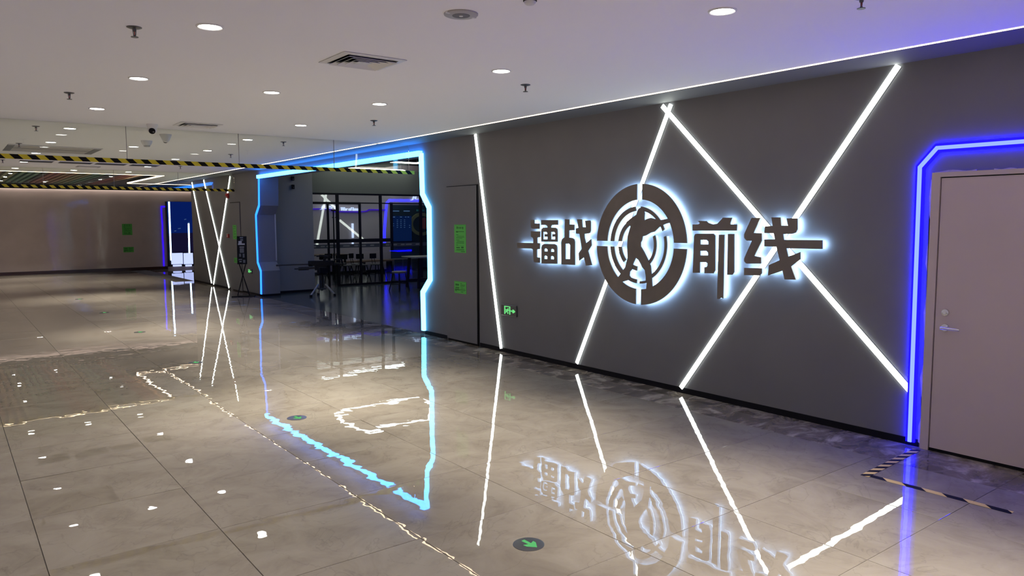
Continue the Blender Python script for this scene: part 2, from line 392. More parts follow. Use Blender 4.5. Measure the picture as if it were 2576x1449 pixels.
# concealed service door near the sign
d2 = struct(MB().box(WX-.024,WX+.004,8.225,8.97,.03,2.172).build('door_2', M['wall']), 'dark concealed door flush with the wall holding two green notices', 'door')
MB().box(WX-.004,WX+.003,8.195,8.979,0,2.183).box(WX-.016,WX+.003,8.200,8.226,0.0,2.178).build('door_gap', M['black'], d2)  # black gap plate; the second, wider strip paints in the shadow at that edge
sticker(8.752,8.466,1.648,1.26,'notice_sheet','tall bright green printed notice on the concealed door, the upper of two','notice',rowsA)
sticker(8.766,8.468,.86,.692,'notice_sheet','small bright green printed notice on the concealed door, the lower of two','notice',rowsB)
d3 = struct(MB().box(WX-.012,WX+.004,18.16,18.88,.03,2.155).build('door_3', M['wall']), 'dark concealed door beyond the portal behind the poster stand', 'door')
MB().box(WX-.003,WX+.003,18.13,18.91,0,2.175).build('door_gap', M['black'], d3)
sticker(18.71,18.44,1.62,1.275,'notice_sheet','tall green notice on the far concealed door above the poster stand','notice',rowsA,X=WX-.014)
sticker(18.70,18.44,.82,.70,'notice_sheet','small green notice low on the far concealed door beside the poster stand','notice',rowsB,X=WX-.014)
sticker(5.05,5.37,1.64,1.25,'notice_sheet','tall green notice on the far polished wall, above the other one','notice',rowsA,X=YF-.002,axis=1)
sticker(5.06,5.39,.83,.645,'notice_sheet','small green notice low on the far polished wall','notice',rowsB,X=YF-.002,axis=1)

# ------------------------------------------------------------------ light bars on the right wall
TW = .043
def tube(a, b, label, name='light_bar', wd=TW, mat='tube', group='white diagonal light bars'):
    pa = at(*a,0,WX-.02); pb = at(*b,0,WX-.02)
    t = thing(name, label, 'light', (WX, pb.y, pb.z), group)
    MB().shape([ribbon([(pa.y,pa.z),(pb.y,pb.z)], wd)], WX-.014, WX-.003).build('diffuser', M[mat], t)
    MB().shape([ribbon([(pa.y,pa.z),(pb.y,pb.z)], wd+.008)], WX-.004, WX).build('housing', M['dsteel'], t)
    return t
tube((1194,338),(1259,877),'tall white light bar beside the concealed door, leaning slightly')
tube((1686,262),(1449,914),'white light bar running down behind the round target emblem')
tube((1664,266),(2291,987),'long white light bar falling right from the ceiling crossing to the indigo neon')
tube((2258,164),(1711,976),'long white light bar rising right from floor to ceiling behind the last sign character')
tube((481.5,459),(531,712),'leftmost of three white light bars beyond the portal')
tube((511,453),(575,724),'middle top of three white light bars beyond the portal, crossing another low down')
tube((577.5,444),(536,715),'white light bar beyond the portal leaning left and crossing another')

# indigo neon around the right door
def strip(parent, pts, wd, x0, x1, mat, name='light_strip', axis=0):
    return MB().shape([ribbon(pts, wd)], x0, x1, axis).build(name, M[mat], parent)
t = thing('neon_surround', 'indigo neon frame with cut corners around the pale door', 'light', (WX,1.9,0))
pts = [(2.526,.03),(2.540,2.075),(2.428,2.205),(1.42,2.205),(1.31,2.075),(1.30,.03)]
strip(t, pts, .062, WX-.020, WX-.002, 'blue', 'glow_channel'); strip(t, pts, .026, WX-.030, WX-.018, 'bluecore', 'neon_tube')
# cyan portal frame
t = thing('neon_portal', 'cyan neon outline around the open portal in the dark wall', 'light', (WX,13.2,0))
strip(t, [(y,max(z,.055)) for y,z in FARJ], .060, WX-.022, WX-.002, 'cyan_l')
strip(t, [(16.72,2.693),(9.63,2.693)], .072, WX-.065, WX-.002, 'cyan_t')
strip(t, [(y,max(z,.055)) for y,z in NEARJ], .066, WX-.045, WX-.002, 'cyan_r')
tag(MB().box(6.13,6.155,16.975,16.99,.80,1.87).build('jamb_edge_strip', M['greyplastic']), 'slim grey strip on the inner edge of the left portal jamb', 'edge strip')

# warm strip along the ceiling
for (ya, yb, lb) in ((NY,10.05,'warm light strip along the ceiling edge on the near side of the first glass screen'),(10.13,15.4,'warm light strip along the ceiling edge just past the first glass screen'),(15.44,24.55,'warm light strip along the ceiling edge at the far end of the dark wall')):
    tag(MB().box(5.211,5.229,ya,yb,CZ-.004,CZ+.03).build('cove_light_strip', M['cove']), lb, 'light', 'warm ceiling edge strips')
tag(MB().box(LX+.50,LX+.53,NY,19.9,CZ-.004,CZ+.03).build('cove_light_strip', M['cove']), 'added unseen warm light strip along the opposite ceiling edge left of the view', 'light', 'warm ceiling edge strips')  # strip added out of view to brighten the corridor ceiling
t = thing('cove_light_loop', 'warm light strip outlining the slatted ceiling opening at the far end', 'light', (4.5,20.05,CZ))
for (x0,x1,y0,y1) in ((.3,4.5,20.05,20.068),(4.482,4.5,20.068,24.6),(4.482,12,24.582,24.6)):
    MB().box(x0,x1,y0,y1,CZ-.006,CZ+.025).build('light_strip', M['cove'], t)
t = tag(MB().box(LX,12,YF-.09,YF-.06,2.86,2.89).build('wall_wash_strip', M['wash']), 'warm light strip washing the top of the far wall', 'light')
struct(MB().box(LX,12,YF-.16,YF-.14,2.80,2.95).box(LX,12,YF-.16,YF,2.95,2.98).build('trim_3', M['void']), 'added dark pelmet hiding the light strip at the top of the far wall', 'trim')  # pelmet added to block the direct view of the wash strip

# ------------------------------------------------------------------ hanging glass smoke screens with hazard tape
def screen(name, y, seams, tz0, tz1, label, ztop=CZ, xend=5.80):
    t = thing(name, label, 'glass screen', (.6,y,ztop))
    for a, b in zip(seams[:-1], seams[1:]):
        MB().box(a+.003,b-.003,y-.005,y+.005,tz0+.005,ztop).build('pane', M['smoke'], t)
        if a > 0: MB().box(a-.003,a+.003,y-.006,y+.006,tz0+.005,ztop).build('seam', M['greyplastic'], t)
    MB().box(LX+.1,xend,y-.009,y-.0055,tz0,tz1).box(LX+.1,xend,y+.0055,y+.009,tz0,tz1).box(LX+.1,xend,y-.009,y+.009,tz0-.0035,tz0).build('hazard_tape', M['tape'], t)
    return t
screen('smoke_screen', Y1, [-.9,.51,1.84,3.17,4.50,5.712], 2.412, 2.460, 'nearer hanging glass smoke screen edged with yellow and black tape')
screen('smoke_screen', Y2, [-.9,.45,1.78,3.11,4.44,5.712], 2.430, 2.485, 'farther hanging glass smoke screen edged with yellow and black tape', xend=WX-.01)

# ------------------------------------------------------------------ ceiling fittings
ORD = ['first','second','third','fourth','fifth','sixth','seventh','eighth','ninth','tenth','eleventh','twelfth']
dl = thing('downlight', 'x', 'downlight', (1.33,4.65,CZ), 'round recessed downlights')
MB().lathe((1.33,4.65,CZ), [(.078,.004),(.078,-.003),(.070,-.007),(.063,-.004),(.063,.004)], 28).build('trim_ring', M['plastic'], dl, True)
MB().lathe((1.33,4.65,CZ), [(.0625,.003),(.0625,-.0045),(.02,-.0055)], 28).build('diffuser', M['lamp'], dl, True)
ld = bpy.data.lights.new('downlight_lamp', 'SPOT'); ld.energy = SPOT_W; ld.spot_size = math.radians(66); ld.spot_blend = .95
ld.shadow_soft_size = .06; ld.color = (1.0, .92, .79)
lo = bpy.data.objects.new('lamp', ld); COL.objects.link(lo); lo.parent = dl; lo.location = (0,0,-.02)
rows = {'left-hand': (1.33,[-3.35,-1.35,.65,2.64,4.65,6.63,8.62,10.6,12.57,14.67,16.9,18.93]),
        'middle': (2.41,[.65,6.65,12.6,18.97]),
        'right-hand': (3.49,[-3.35,-1.35,.65,2.64,4.68,6.68,8.69,10.63,12.6,14.66,16.95,18.93])}
ldw = bpy.data.lights.new('wide_downlight_lamp', 'SPOT'); ldw.energy = SPOT_W*.25; ldw.spot_size = math.radians(135); ldw.spot_blend = 1.0
ldw.shadow_soft_size = .06; ldw.color = (1.0, .92, .79)
first = True
for nm, (x, ys) in rows.items():
    vis = [y for y in ys if y > (4 if nm == 'left-hand' else 2)]
    for y in ys:
        o = dl if first else copy_tree(dl); first = False
        o.location = (x,y,CZ)
        for ch in o.children:
            if ch.type == 'LIGHT': ch.data = ldw if nm == 'left-hand' else ld
        if y in vis:
            i = vis.index(y); far = ' seen through glass' if y > Y1 else ''
            o['label'] = f'round lit ceiling downlight, {ORD[i]} from the camera in the {nm} row{far}'
        else: o['label'] = {'left-hand':'ceiling downlight nearest the left wall, ','middle':'ceiling downlight of the middle line, ','right-hand':'ceiling downlight of the line beside the dark wall, '}[nm]+{-3.35:'last one behind the camera',-1.35:'just behind the camera',.65:'right above the camera',2.64:'just above the top edge of the photo'}[y]
# sprinklers
def sprinkler(x, y, label):
    t = thing('sprinkler', label, 'sprinkler', (x,y,CZ), 'ceiling sprinklers'); c = (x,y,CZ)
    MB().lathe(c, [(.042,.002),(.042,-.003),(.030,-.008),(.012,-.009)], 20).build('escutcheon', M['dsteel'], t, True)
    MB().lathe(c, [(.011,-.006),(.011,-.022),(.007,-.026)], 12).bar((x-.008,y,CZ-.024),(x-.005,y,CZ-.050),.004,None,6).bar((x+.008,y,CZ-.024),(x+.005,y,CZ-.050),.005,None,6).lathe(c,[(.010,-.022),(.010,-.026)],12).lathe(c,[(.007,-.048),(.005,-.056)],12).build('frame_arms', M['dsteel'], t, True)
    MB().lathe(c, [(.003,-.026),(.003,-.046)], 8).build('bulb', M['red'], t)
    MB().lathe(c, [(.021,-.056),(.021,-.059)], 16).build('deflector', M['dsteel'], t); return t
s0 = sprinkler(.975,4.93,'x'); first = True
for nm, x, ys in (('left',.978,[4.93,7.72,10.6,13.0,16.55]),('right',4.005,[2.05,5.03,7.81,10.64,13.1,16.45])):
    for i, y in enumerate(ys):
        o = s0 if first else copy_tree(s0); first = False; o.location = (x if y > 3 else 3.86,y,CZ)
        o['label'] = f'small dark pendant sprinkler, {ORD[i]} from the camera along the {nm} of the ceiling'
# smoke detector cut by the top edge, speaker, far detectors and cameras
t = thing('smoke_detector', 'small dome smoke detector cut by the top edge of the photo', 'detector', (2.50,3.10,CZ))
MB().lathe((2.50,3.10,CZ), [(.036,.002),(.036,-.012),(.030,-.014)], 24).build('base', M['black'], t, True)
MB().lathe((2.50,3.10,CZ), [(.032,-.012),(.030,-.022),(.020,-.030),(.006,-.032)], 24).build('dome', M['plastic'], t, True)
t = thing('ceiling_speaker', 'round grey flush ceiling speaker with a dark centre grille', 'speaker', (2.368,3.547,CZ))
MB().lathe((2.368,3.547,CZ), [(.095,.002),(.095,-.006),(.088,-.009),(.05,-.010)], 36).build('grille', M['greyplastic'], t, True)
MB().lathe((2.368,3.547,CZ), [(.05,-.0095),(.048,-.012)], 30).build('cone', M['band'], t, True)
MB().lathe((2.368,3.547,CZ), [(.012,-.0115),(.011,-.014)], 14).build('badge', M['plastic'], t, True)
for (x,y) in ((-.086,0),(.086,0)):
    MB().box(2.368+x-.012,2.368+x+.012,3.547+y-.008,3.547+y+.008,CZ-.010,CZ).build('clip', M['plastic'], t)
def turret(x, y, label, face):
    t = thing('security_camera', label, 'camera', (x,y,CZ), 'ceiling security cameras'); c = Vector((x,y,CZ))
    MB().lathe(c, [(.062,.002),(.062,-.012),(.052,-.045),(.042,-.062)], 28).build('mount', M['plastic'], t, True)
    d = Vector(face).normalized(); b = c+Vector((0,0,-.066))
    MB().lathe(b, [(.012,-.046),(.036,-.032),(.047,-.008),(.047,.010),(.042,.030),(.037,.036)], 26, d).build('ball', M['plastic'], t, True)
    MB().lathe(b, [(.036,.034),(.036,.040),(.030,.043),(.012,.044)], 26, d).build('lens', M['black'], t, True)
    MB().box(b.x-.008,b.x+.008,b.y-.052,b.y-.046,b.z-.03,b.z-.026).build('status_light', M['plastic'], t)
    return t
turret(2.05,9.62,'white ceiling security camera with a black lens facing the viewer','' or (-.28,-.86,-.42))
t = thing('security_camera','white cone shaped camera seen through the nearer glass screen','camera',(2.42,10.62,CZ),'ceiling security cameras')
MB().lathe((2.42,10.62,CZ), [(.075,.002),(.072,-.012),(.045,-.075),(.030,-.098),(.012,-.103)], 26).build('mount', M['plastic'], t, True)
MB().lathe((2.42,10.65,CZ-.07), [(.032,0),(.030,.03)], 18, (.3,1,-.5)).build('lens', M['black'], t, True)
t = thing('smoke_detector','white tapering smoke detector behind the nearer glass screen','detector',(2.39,11.6,CZ))
MB().lathe((2.39,11.6,CZ), [(.075,.002),(.072,-.020),(.060,-.048),(.046,-.066)], 26).build('base', M['plastic'], t, True)
MB().lathe((2.39,11.6,CZ), [(.044,-.066),(.040,-.082),(.034,-.086)], 26).build('sensor', M['greyplastic'], t, True)
# square air diffusers
def vent(x0, x1, y0, y1, label):
    cx, cyy = (x0+x1)/2, (y0+y1)/2; t = thing('air_diffuser', label, 'vent', (cx,cyy,CZ), 'square ceiling air diffusers')
    def ring(a, b, zo, zi, th):   # sloping square ring between half sizes a (outer) and b (inner)
        m = MB(); vs = []
        for (h, z) in ((a,zo),(b,zi)):
            for sx, sy in ((-1,-1),(1,-1),(1,1),(-1,1)): vs.append((cx+sx*h*(x1-x0)/.48, cyy+sy*h*(y1-y0)/.48, z))
        vs += [(p[0],p[1],p[2]+th) for p in vs]
        fs = []
        for i in range(4):
            j = (i+1)%4; fs += [(i,j,4+j,4+i),(8+i,12+i,12+j,8+j),(i,8+i,8+j,j),(4+i,4+j,12+j,12+i)]
        return m.add(vs, fs)
    ring(.24,.195,CZ-.006,CZ-.010,.004).build('frame', M['plastic'], t)
    for k, (a, b) in enumerate(((.186,.150),(.140,.105),(.095,.060))):
        ring(a,b,CZ-.022,CZ-.003,.003).build('louvre', M['plastic'], t)
    MB().box(cx-.05,cx+.05,cyy-.045,cyy+.045,CZ-.020,CZ-.016).build('centre_plate', M['plastic'], t)
    MB().box(cx-.195,cx+.195,cyy-.18,cyy+.18,CZ-.0012,CZ+.002).build('throat', M['black'], t)
vent(2.238,2.715,4.765,5.205,'square white louvred air diffuser in the near ceiling')
vent(2.262,2.727,9.16,9.56,'square white louvred air diffuser just before the nearer glass screen')
t = thing('access_hatch','long grey flush ceiling hatch seen through the nearer glass screen','hatch',(1.47,13.8,CZ))
MB().box(.86,2.09,13.21,14.42,CZ-.004,CZ+.002).build('panel', M['greyplastic'], t)
MB().box(.86,2.09,13.21,13.26,CZ-.010,CZ-.003).build('edge_rail', M['plastic'], t); MB().box(.86,2.09,14.36,14.42,CZ-.010,CZ-.003).build('edge_rail', M['plastic'], t)
MB().box(.86,.95,13.26,14.36,CZ-.009,CZ-.003).build('end_cap', M['band'], t); MB().box(1.99,2.09,13.26,14.36,CZ-.009,CZ-.003).build('end_cap', M['band'], t)
MB().box(.95,1.99,13.80,13.83,CZ-.007,CZ-.003).build('joint', M['band'], t)
for k, (x0, x1) in enumerate(((1.245,1.775),(1.875,2.425),(2.49,3.02),(3.115,3.62))):
    t = thing('return_grille', f'dark slotted return air grille past the nearer screen, {ORD[k]} of four from the left', 'vent', ((x0+x1)/2,16.6,CZ), 'row of four dark ceiling grilles')
    MB().box(x0,x1,16.38,16.80,CZ-.003,CZ+.002).build('backing', M['band'], t)
    MB().box(x0,x1,16.35,16.38,CZ-.009,CZ+.002).build('edge_rail', M['plastic'], t); MB().box(x0,x1,16.80,16.83,CZ-.009,CZ+.002).build('edge_rail', M['plastic'], t)
    for q in range(6): MB().bar((x0+.01,16.42+q*.066,CZ-.008),(x1-.01,16.42+q*.066,CZ-.008),.02,.004).build('slat', M['dsteel'], t)
t = thing('ceiling_speaker','small flat grey ceiling speaker panel just past the row of grilles','speaker',(2.5,17.6,CZ))
MB().box(2.29,2.71,17.48,17.80,CZ-.012,CZ+.001).build('grille', M['greyplastic'], t, bevel=.008)
MB().box(2.33,2.67,17.52,17.76,CZ-.014,CZ-.011).build('mesh_panel', M['plastic'], t)

# coloured slats
t = thing('slat_ceiling','open ceiling of red, brown and green hanging slats beyond the farther screen','ceiling panel',(2.4,24.5,CZ))
SLC = dict(r=(.33,.10,.085), b=(.32,.17,.09), o=(.24,.24,.12), g=(.11,.24,.18), d=(.07,.08,.09))
SM = {k: plain('slat_'+n, c, .6) for (k, c), n in zip(SLC.items(), ('red','brown','olive','green','dark'))}
seq = 'dgrrbboogggdrrbbooggddrrbdddddd'
for i, ch in enumerate(seq):
    x = .42+i*.163
    if x > 4.45: break
    MB().box(x,x+.085,20.10,28.80,CZ+.12,CZ+.27).build('slat', SM[ch], t)
MB().box(.35,4.45,22.0,22.05,CZ+.27,CZ+.32).box(.35,4.45,26.5,26.55,CZ+.27,CZ+.32).build('hanger_rail', M['black'], t)
ld2 = bpy.data.lights.new('slat_lamp_beam', 'SPOT'); ld2.energy = 120; ld2.spot_size = math.radians(75); ld2.spot_blend = .9; ld2.shadow_soft_size = .05; ld2.color = (1.0,.92,.80)
for k, (u, v) in enumerate(((13,445),(26,436),(252,451.5),(279,444),(101,461.5),(2,455))):
    p = at(u,v,2,CZ+.11); p.y = min(p.y,27.2); tt = thing('slat_lamp', ['small lit lamp between the slats, second from the left edge','small lit lamp high among the dark slats at left','lower of two small lit lamps among the red slats','upper of two small lit lamps near the red slats','small lit lamp just above the tape at the left','small lit lamp cut by the left edge below the slats'][k], 'lamp', p, 'small lamps among the slats')
    MB().lathe(p, [(.05,.03),(.05,0),(.044,-.002)], 18).build('can', M['black'], tt, True)
    MB().lathe(p, [(.042,-.001),(.040,-.006)], 18).build('diffuser', M['lamp'], tt, True)
    l2 = bpy.data.objects.new('lamp', ld2); COL.objects.link(l2); l2.parent = tt; l2.location = (0,0,-.02)

# ------------------------------------------------------------------ backlit sign on the wall
FX, BX0 = WX-.080, WX-.034     # face plane and back of the glowing bodies
def sgn(loops, o, s):
    """outlines measured on a magnified view -> (y,z) on the plane of the sign faces"""
    out = []
    for l in loops:
        q = []
        for (x, y) in l:
            p = at(o[0]+x/s, o[1]+y/s, 0, FX); q.append((p.y, p.z))
        out.append(q)
    return out
def shrink(loops, d):
    out = []
    for l in loops:
        n = len(l); A = sum(l[i][0]*l[(i+1)%n][1]-l[(i+1)%n][0]*l[i][1] for i in range(n)); sg = 1 if A > 0 else -1; q = []
        for i in range(n):
            a, b, c = Vector(l[i-1]), Vector(l[i]), Vector(l[(i+1)%n]); d1 = (b-a).normalized(); d2 = (c-b).normalized()
            n1 = Vector((-d1.y,d1.x)); n2 = Vector((-d2.y,d2.x)); mm = (n1+n2)
            mm = mm.normalized() if mm.length > 1e-4 else n1
            q.append(tuple(b+mm*sg*d/max(.5, mm.dot(n1))))
        out.append(q)
    return out
def letter(t, groups, facemat='signface', offs=None):
    face = MB(); body = MB(); back = MB()
    for gi, loops in enumerate(groups):
        do = offs[gi] if offs else 0
        face.shape(loops, FX+do, FX+.010+do)
        back.shape(shrink(loops[:1], .003)+[l for l in shrink(loops[1:], -.003)], BX0-.001-do, BX0+.002-do)
        body.shape(shrink(loops[:1], .0025)+[l for l in shrink(loops[1:], -.0025)], FX+.009+do, BX0-do)
    face.build('face', M[facemat], t); body.build('glowing_edge', M['signside'], t); back.build('back_light', M['sign'], t)
    pins = MB(); l = groups[0][0]
    for k in range(0, len(l), max(1, len(l)//3)):
        yy = sum(p[0] for p in l)/len(l)*.25+l[k][0]*.75; zz = sum(p[1] for p in l)/len(l)*.25+l[k][1]*.75
        pins.bar((BX0-.004,yy,zz),(WX,yy,zz),.008,None,8)
    pins.build('standoff', M['steel'], t)
def rect(a, b, c, d): return [(a,b),(c,b),(c,d),(a,d)]
O1, S1 = (1290,540), 9.661; O2, S2 = (1700,500), 5.176; O3, S3 = (1480,440), 4.139
A = [(430,125),(518,127),(520,214),(648,218),(645,345),(475,345),(445,320),(432,290)]
B = [(437,405),(660,405),(658,548),(605,550),(590,565),(590,690),(655,695),(652,835),(600,838),(582,850),(582,1030),(600,1042),(655,1045),(655,1168),(545,1165),(510,1140),(495,1090),(490,860),(475,835),(450,825),(110,815),(95,690),(110,682),(495,690),(495,580),(480,555),(437,540)]
Cc = [(685,130),(1092,132),(1092,248),(950,250),(922,280),(922,315),(1035,318),(1072,345),(1083,400),(1083,658),(690,655),(690,400),(702,345),(740,318),(842,314),(840,280),(800,250),(685,250)]
Ch = [[(735,418),(815,418),(840,445),(840,472),(772,472),(772,535),(845,535),(845,600),(735,600)],[(925,418),(1003,418),(1028,445),(1028,472),(960,472),(960,535),(1030,535),(1030,600),(925,600)]]
Dd = [(695,1190),(695,800),(712,740),(760,712),(1010,715),(1060,745),(1075,800),(1075,1195)]
def dot(a, b, c, d): return [(a,d),(a,b+18),(a+20,b),(c-30,b),(c,b+30),(c,d)]
Dh = [dot(762,820,845,895),dot(922,830,1003,905),dot(760,993,840,1080),dot(918,1003,1000,1085)]
Ee = [(1262,110),(1370,115),(1370,238),(1492,243),(1490,378),(1365,382),(1362,560),(1440,565),(1490,600),(1505,660),(1505,1225),(1180,1210),(1175,680),(1190,605),(1225,570),(1255,555)]
Eh = [[(1275,705),(1370,705),(1395,740),(1390,1080),(1275,1080)]]
Ff = [(1555,110),(1675,115),(1690,305),(1775,305),(1755,150),(1875,140),(1890,180),(1890,390),(1870,440),(1830,458),(1735,465),(1740,560),(1775,700),(1900,595),(1910,745),(1825,880),(1920,1225),(1775,1240),(1725,1030),(1610,1115),(1600,935),(1675,830),(1620,465),(1535,460),(1530,335),(1595,320)]
LG = 'backlit wall sign characters'
def lt(label, groups, o, s, name='sign_character'):
    g = [sgn(l, o, s) for l in groups]; ys = [p[0] for l in g for p in l[0]]; zs = [p[1] for l in g for p in l[0]]
    t = thing(name, label, 'sign', (WX, sum(ys)/len(ys), min(zs)), LG); letter(t, g); return t
lt('backlit metal character 镭, first of the wall sign, with a bar pointing left', [[A],[B],[Cc]+Ch,[Dd]+Dh], O1, S1)
lt('backlit metal character 战, second of the wall sign, left of the round emblem', [[Ee]+Eh,[Ff]], O1, S1)
q1 = [(285,288),(395,290),(420,315),(480,335),(540,325),(600,262),(612,246),(730,246),(705,320),(708,335),(795,335),(790,415),(217,415),(217,335),(290,333),(312,318)]
q2 = [(237,490),(250,462),(275,455),(490,455),(512,480),(512,930),(488,972),(372,970),(372,892),(400,890),(412,870),(412,840),(395,825),(312,825),(310,965),(220,965)]
q2h = [[(318,595),(318,535),(400,535),(425,555),(425,595)],[(316,738),(316,678),(398,678),(420,700),(420,738)]]
q3 = [(560,468),(632,468),(614,1300),(590,1285),(565,1305),(536,1305)]; q4 = [(678,458),(758,458),(757,955),(735,990),(668,990)]
lt('backlit metal character 前, third of the wall sign, right of the round emblem', [[q1],[q2]+q2h,[q3],[q4]], O2, S2)
x1 = [(985,248),(1100,248),(1010,445),(1118,450),(1118,545),(1020,745),(1110,765),(1108,845),(920,845),(888,815),(888,780),(990,548),(920,545),(888,505),(890,460)]
x2 = [(888,900),(1117,905),(1117,970),(1090,1000),(888,995)]
x3 = [(1245,242),(1360,242),(1372,350),(1460,350),(1442,255),(1580,255),(1580,400),(1560,440),(1520,455),(1395,460),(1405,535),(1905,540),(1905,655),(1437,645),(1462,755),(1618,695),(1618,790),(1500,880),(1560,1055),(1415,1050),(1388,935),(1200,1000),(1210,865),(1352,800),(1310,625),(1152,620),(1152,530),(1290,528),(1275,450),(1152,445),(1160,360),(1260,352)]
lt('backlit metal character 线, last of the wall sign, with a bar pointing right', [[x1],[x2],[x3]], O2, S2)
# round target emblem
cc = at(1607.5,614.5,0,FX); CYy, CZz = cc.y, cc.z
pl_ = at(1502,611.4,0,FX); pr_ = at(1727,604,0,FX); RO = (pl_.y-pr_.y)/2; CYy = (pl_.y+pr_.y)/2
pt_ = at(1612.9,460.8,0,FX); pb_ = at(1610.4,768,0,FX); CZz = (pt_.z+pb_.z)/2
RO = (RO+(pt_.z-pb_.z)/2)/2; K = RO/.617
def arc(ro, ri, a0, a1, do=0, di=0, n=22, ga=0, gb=0):
    """ring sector; angles seen from the corridor (0 right, 90 up); ga/gb: straight gap half widths at each end"""
    out = []; inn = []
    for i in range(n+1):
        for (r, d, lst, sh) in ((ro,do,out,0),(ri,di,inn,0)):
            b0 = math.radians(a0)+math.asin(ga/r); b1 = math.radians(a1)-math.asin(gb/r)
            th = b0+(b1-b0)*i/n; lst.append((CYy+d-r*math.cos(th), CZz+r*math.sin(th)))
    return [out+inn[::-1]]
def S(v): return v*K
t = thing('target_emblem', 'round backlit target emblem with an aiming soldier silhouette in the wall sign', 'sign', (WX,CYy,CZz-RO), LG)
gv, gh = .036, .028
groups = [arc(RO,S(.458),90,180,ga=gv,gb=gh), arc(RO,S(.458),0,90,ga=gh,gb=gv), arc(RO,S(.458),180,270,ga=gh,gb=gv), arc(RO,S(.458),270,360,ga=gv,gb=gh)]
g2o, g2i, d2o, d2i = S(.390), S(.346), S(.022), S(.009)
groups += [arc(g2o,g2i,90,180,d2o,d2i,ga=gv,gb=gh), arc(g2o,g2i,180,233,d2o,d2i,ga=gh), arc(g2o,g2i,24,90,d2o,d2i,gb=gv), arc(g2o,g2i,-58,14,d2o,d2i), arc(S(.40),S(.375),-88,-70,n=6), arc(S(.40),S(.36),240,266,n=6)]
g3o, g3i, d3o, d3i = S(.263), S(.223), S(.033), S(.025)
groups += [arc(g3o,g3i,110,180,d3o,d3i,gb=gh), arc(g3o,g3i,180,226,d3o,d3i,ga=gh), arc(g3o,g3i,-50,22,d3o,d3i,n=16), arc(S(.27),S(.225),244,264,n=6)]
fig = [(545,342),(575,356),(587,400),(583,450),(585,472),(620,455),(650,448),(700,460),(760,470),(825,456),(850,450),(856,496),(815,505),(780,520),(735,545),(690,590),(650,600),(600,630),(565,640),(558,680),(545,705),(545,740),(580,800),(620,880),(650,950),(660,1060),(667,1170),(650,1215),(600,1215),(608,1120),(598,1095),(598,1050),(588,990),(560,960),(548,930),(522,885),(495,862),(470,915),(460,945),(452,985),(432,1010),(428,1045),(438,1062),(425,1090),(400,1100),(355,1112),(365,1140),(330,1150),(290,1090),(325,1045),(385,960),(410,860),(405,740),(410,640),(440,535),(425,520),(380,525),(400,490),(440,455),(500,415),(512,375),(524,352)]
groups.append(sgn([fig], O3, S3))
letter(t, groups, offs=[0]*4+[.0016]*6+[.0032]*4+[-.0018])

# ------------------------------------------------------------------ signs and small things on the wall
def exit_sign(y0, y1, z0, z1, label):
    t = thing('exit_sign', label, 'exit sign', (WX,(y0+y1)/2,z0), 'green running man exit signs')
    MB().box(WX-.022,WX+.001,y0,y1,z0,z1).build('plate', M['dsteel'], t, bevel=.004)
    wd, ht = y1-y0, z1-z0
    def q(pts): return [(y1-wd*a, z1-ht*b) for a, b in pts]
    p = MB(); X0, X1 = WX-.0245, WX-.0215
    p.shape([q([(.22,.12),(.62,.12),(.62,.86),(.55,.86),(.55,.20),(.29,.20),(.29,.86),(.22,.86)])], X0, X1)
    p.shape([q([(.44,.30),(.52,.32),(.50,.42),(.43,.40)])], X0, X1)
    p.shape([q([(.33,.42),(.44,.40),(.53,.48),(.56,.46),(.56,.54),(.50,.56),(.46,.53),(.43,.62),(.50,.68),(.47,.82),(.42,.82),(.44,.71),(.38,.65),(.34,.72),(.30,.72),(.30,.66),(.34,.60),(.37,.50),(.32,.55),(.30,.50)])], X0, X1)
    p.shape([q([(.64,.46),(.78,.46),(.74,.38),(.84,.36),(.95,.52),(.84,.68),(.74,.66),(.78,.57),(.64,.57)])], X0, X1)
    p.build('pictogram', M['exitg'], t); return t
exit_sign(7.356,7.673,.486,.628,'green running man exit sign low on the wall beside the tall white light bar')
exit_sign(17.40,17.71,.490,.597,'green running man exit sign low on the wall behind the poster stand')
t = thing('fire_alarm','red fire alarm sounder high on the wall beyond the portal','alarm',(WX,19.0,2.27))
MB().box(WX-.05,WX,18.94,19.06,2.275,2.405).build('housing', M['red'], t, bevel=.012)
MB().lathe((WX-.05,19.0,2.36),[(.035,0),(.030,.02),(.012,.03)],18,(-1,0,0)).build('beacon', M['red'], t, True)
MB().box(WX-.052,WX-.049,18.96,19.04,2.285,2.31).build('plate', M['plastic'], t)
t = thing('call_point','small red and white fire call point on the wall beyond the portal','alarm',(WX,19.1,1.30))
MB().box(WX-.04,WX,19.04,19.17,1.30,1.395).build('box', M['red'], t, bevel=.006)
MB().box(WX-.042,WX-.039,19.065,19.145,1.33,1.36).build('window', M['plastic'], t)
MB().box(WX-.042,WX-.039,19.05,19.16,1.385,1.40).build('label_strip', M['plastic'], t)

# floor arrows
ar = None
for k, y in enumerate((2.953,6.17,9.41,12.585,15.75,18.9)):
    lb = ['round dark floor light with a green arrow, nearest the camera','round dark floor light with a green arrow, second from the camera before the portal','round dark floor light with a green arrow, third from the camera','round dark floor light, fourth from the camera beyond the nearer screen','round dark floor light, fifth from the camera','round dark floor light, farthest from the camera'][k]
    if ar is None:
        ar = thing('floor_arrow_light', lb, 'floor light', (2.365,y,0), 'row of round floor arrow lights')
        MB().lathe((2.365,y,0), [(.083,-.001),(.083,.002),(.076,.0035)], 32).build('disc', M['dsteel'], ar, True)
        a = MB(); px = [(.015,.052),(-.010,.050),(-.005,-.005),(-.038,.004),(-.034,-.020),(.010,-.060),(.046,-.012),(.046,.010),(.016,-.003)]
        a.shape([[(2.365+p*.85, y+q) for p, q in px]], .003, .0048, 2); a.build('arrow', M['arrowg'], ar)
    else:
        o = copy_tree(ar); o.location = (2.365,y,0); o['label'] = lb
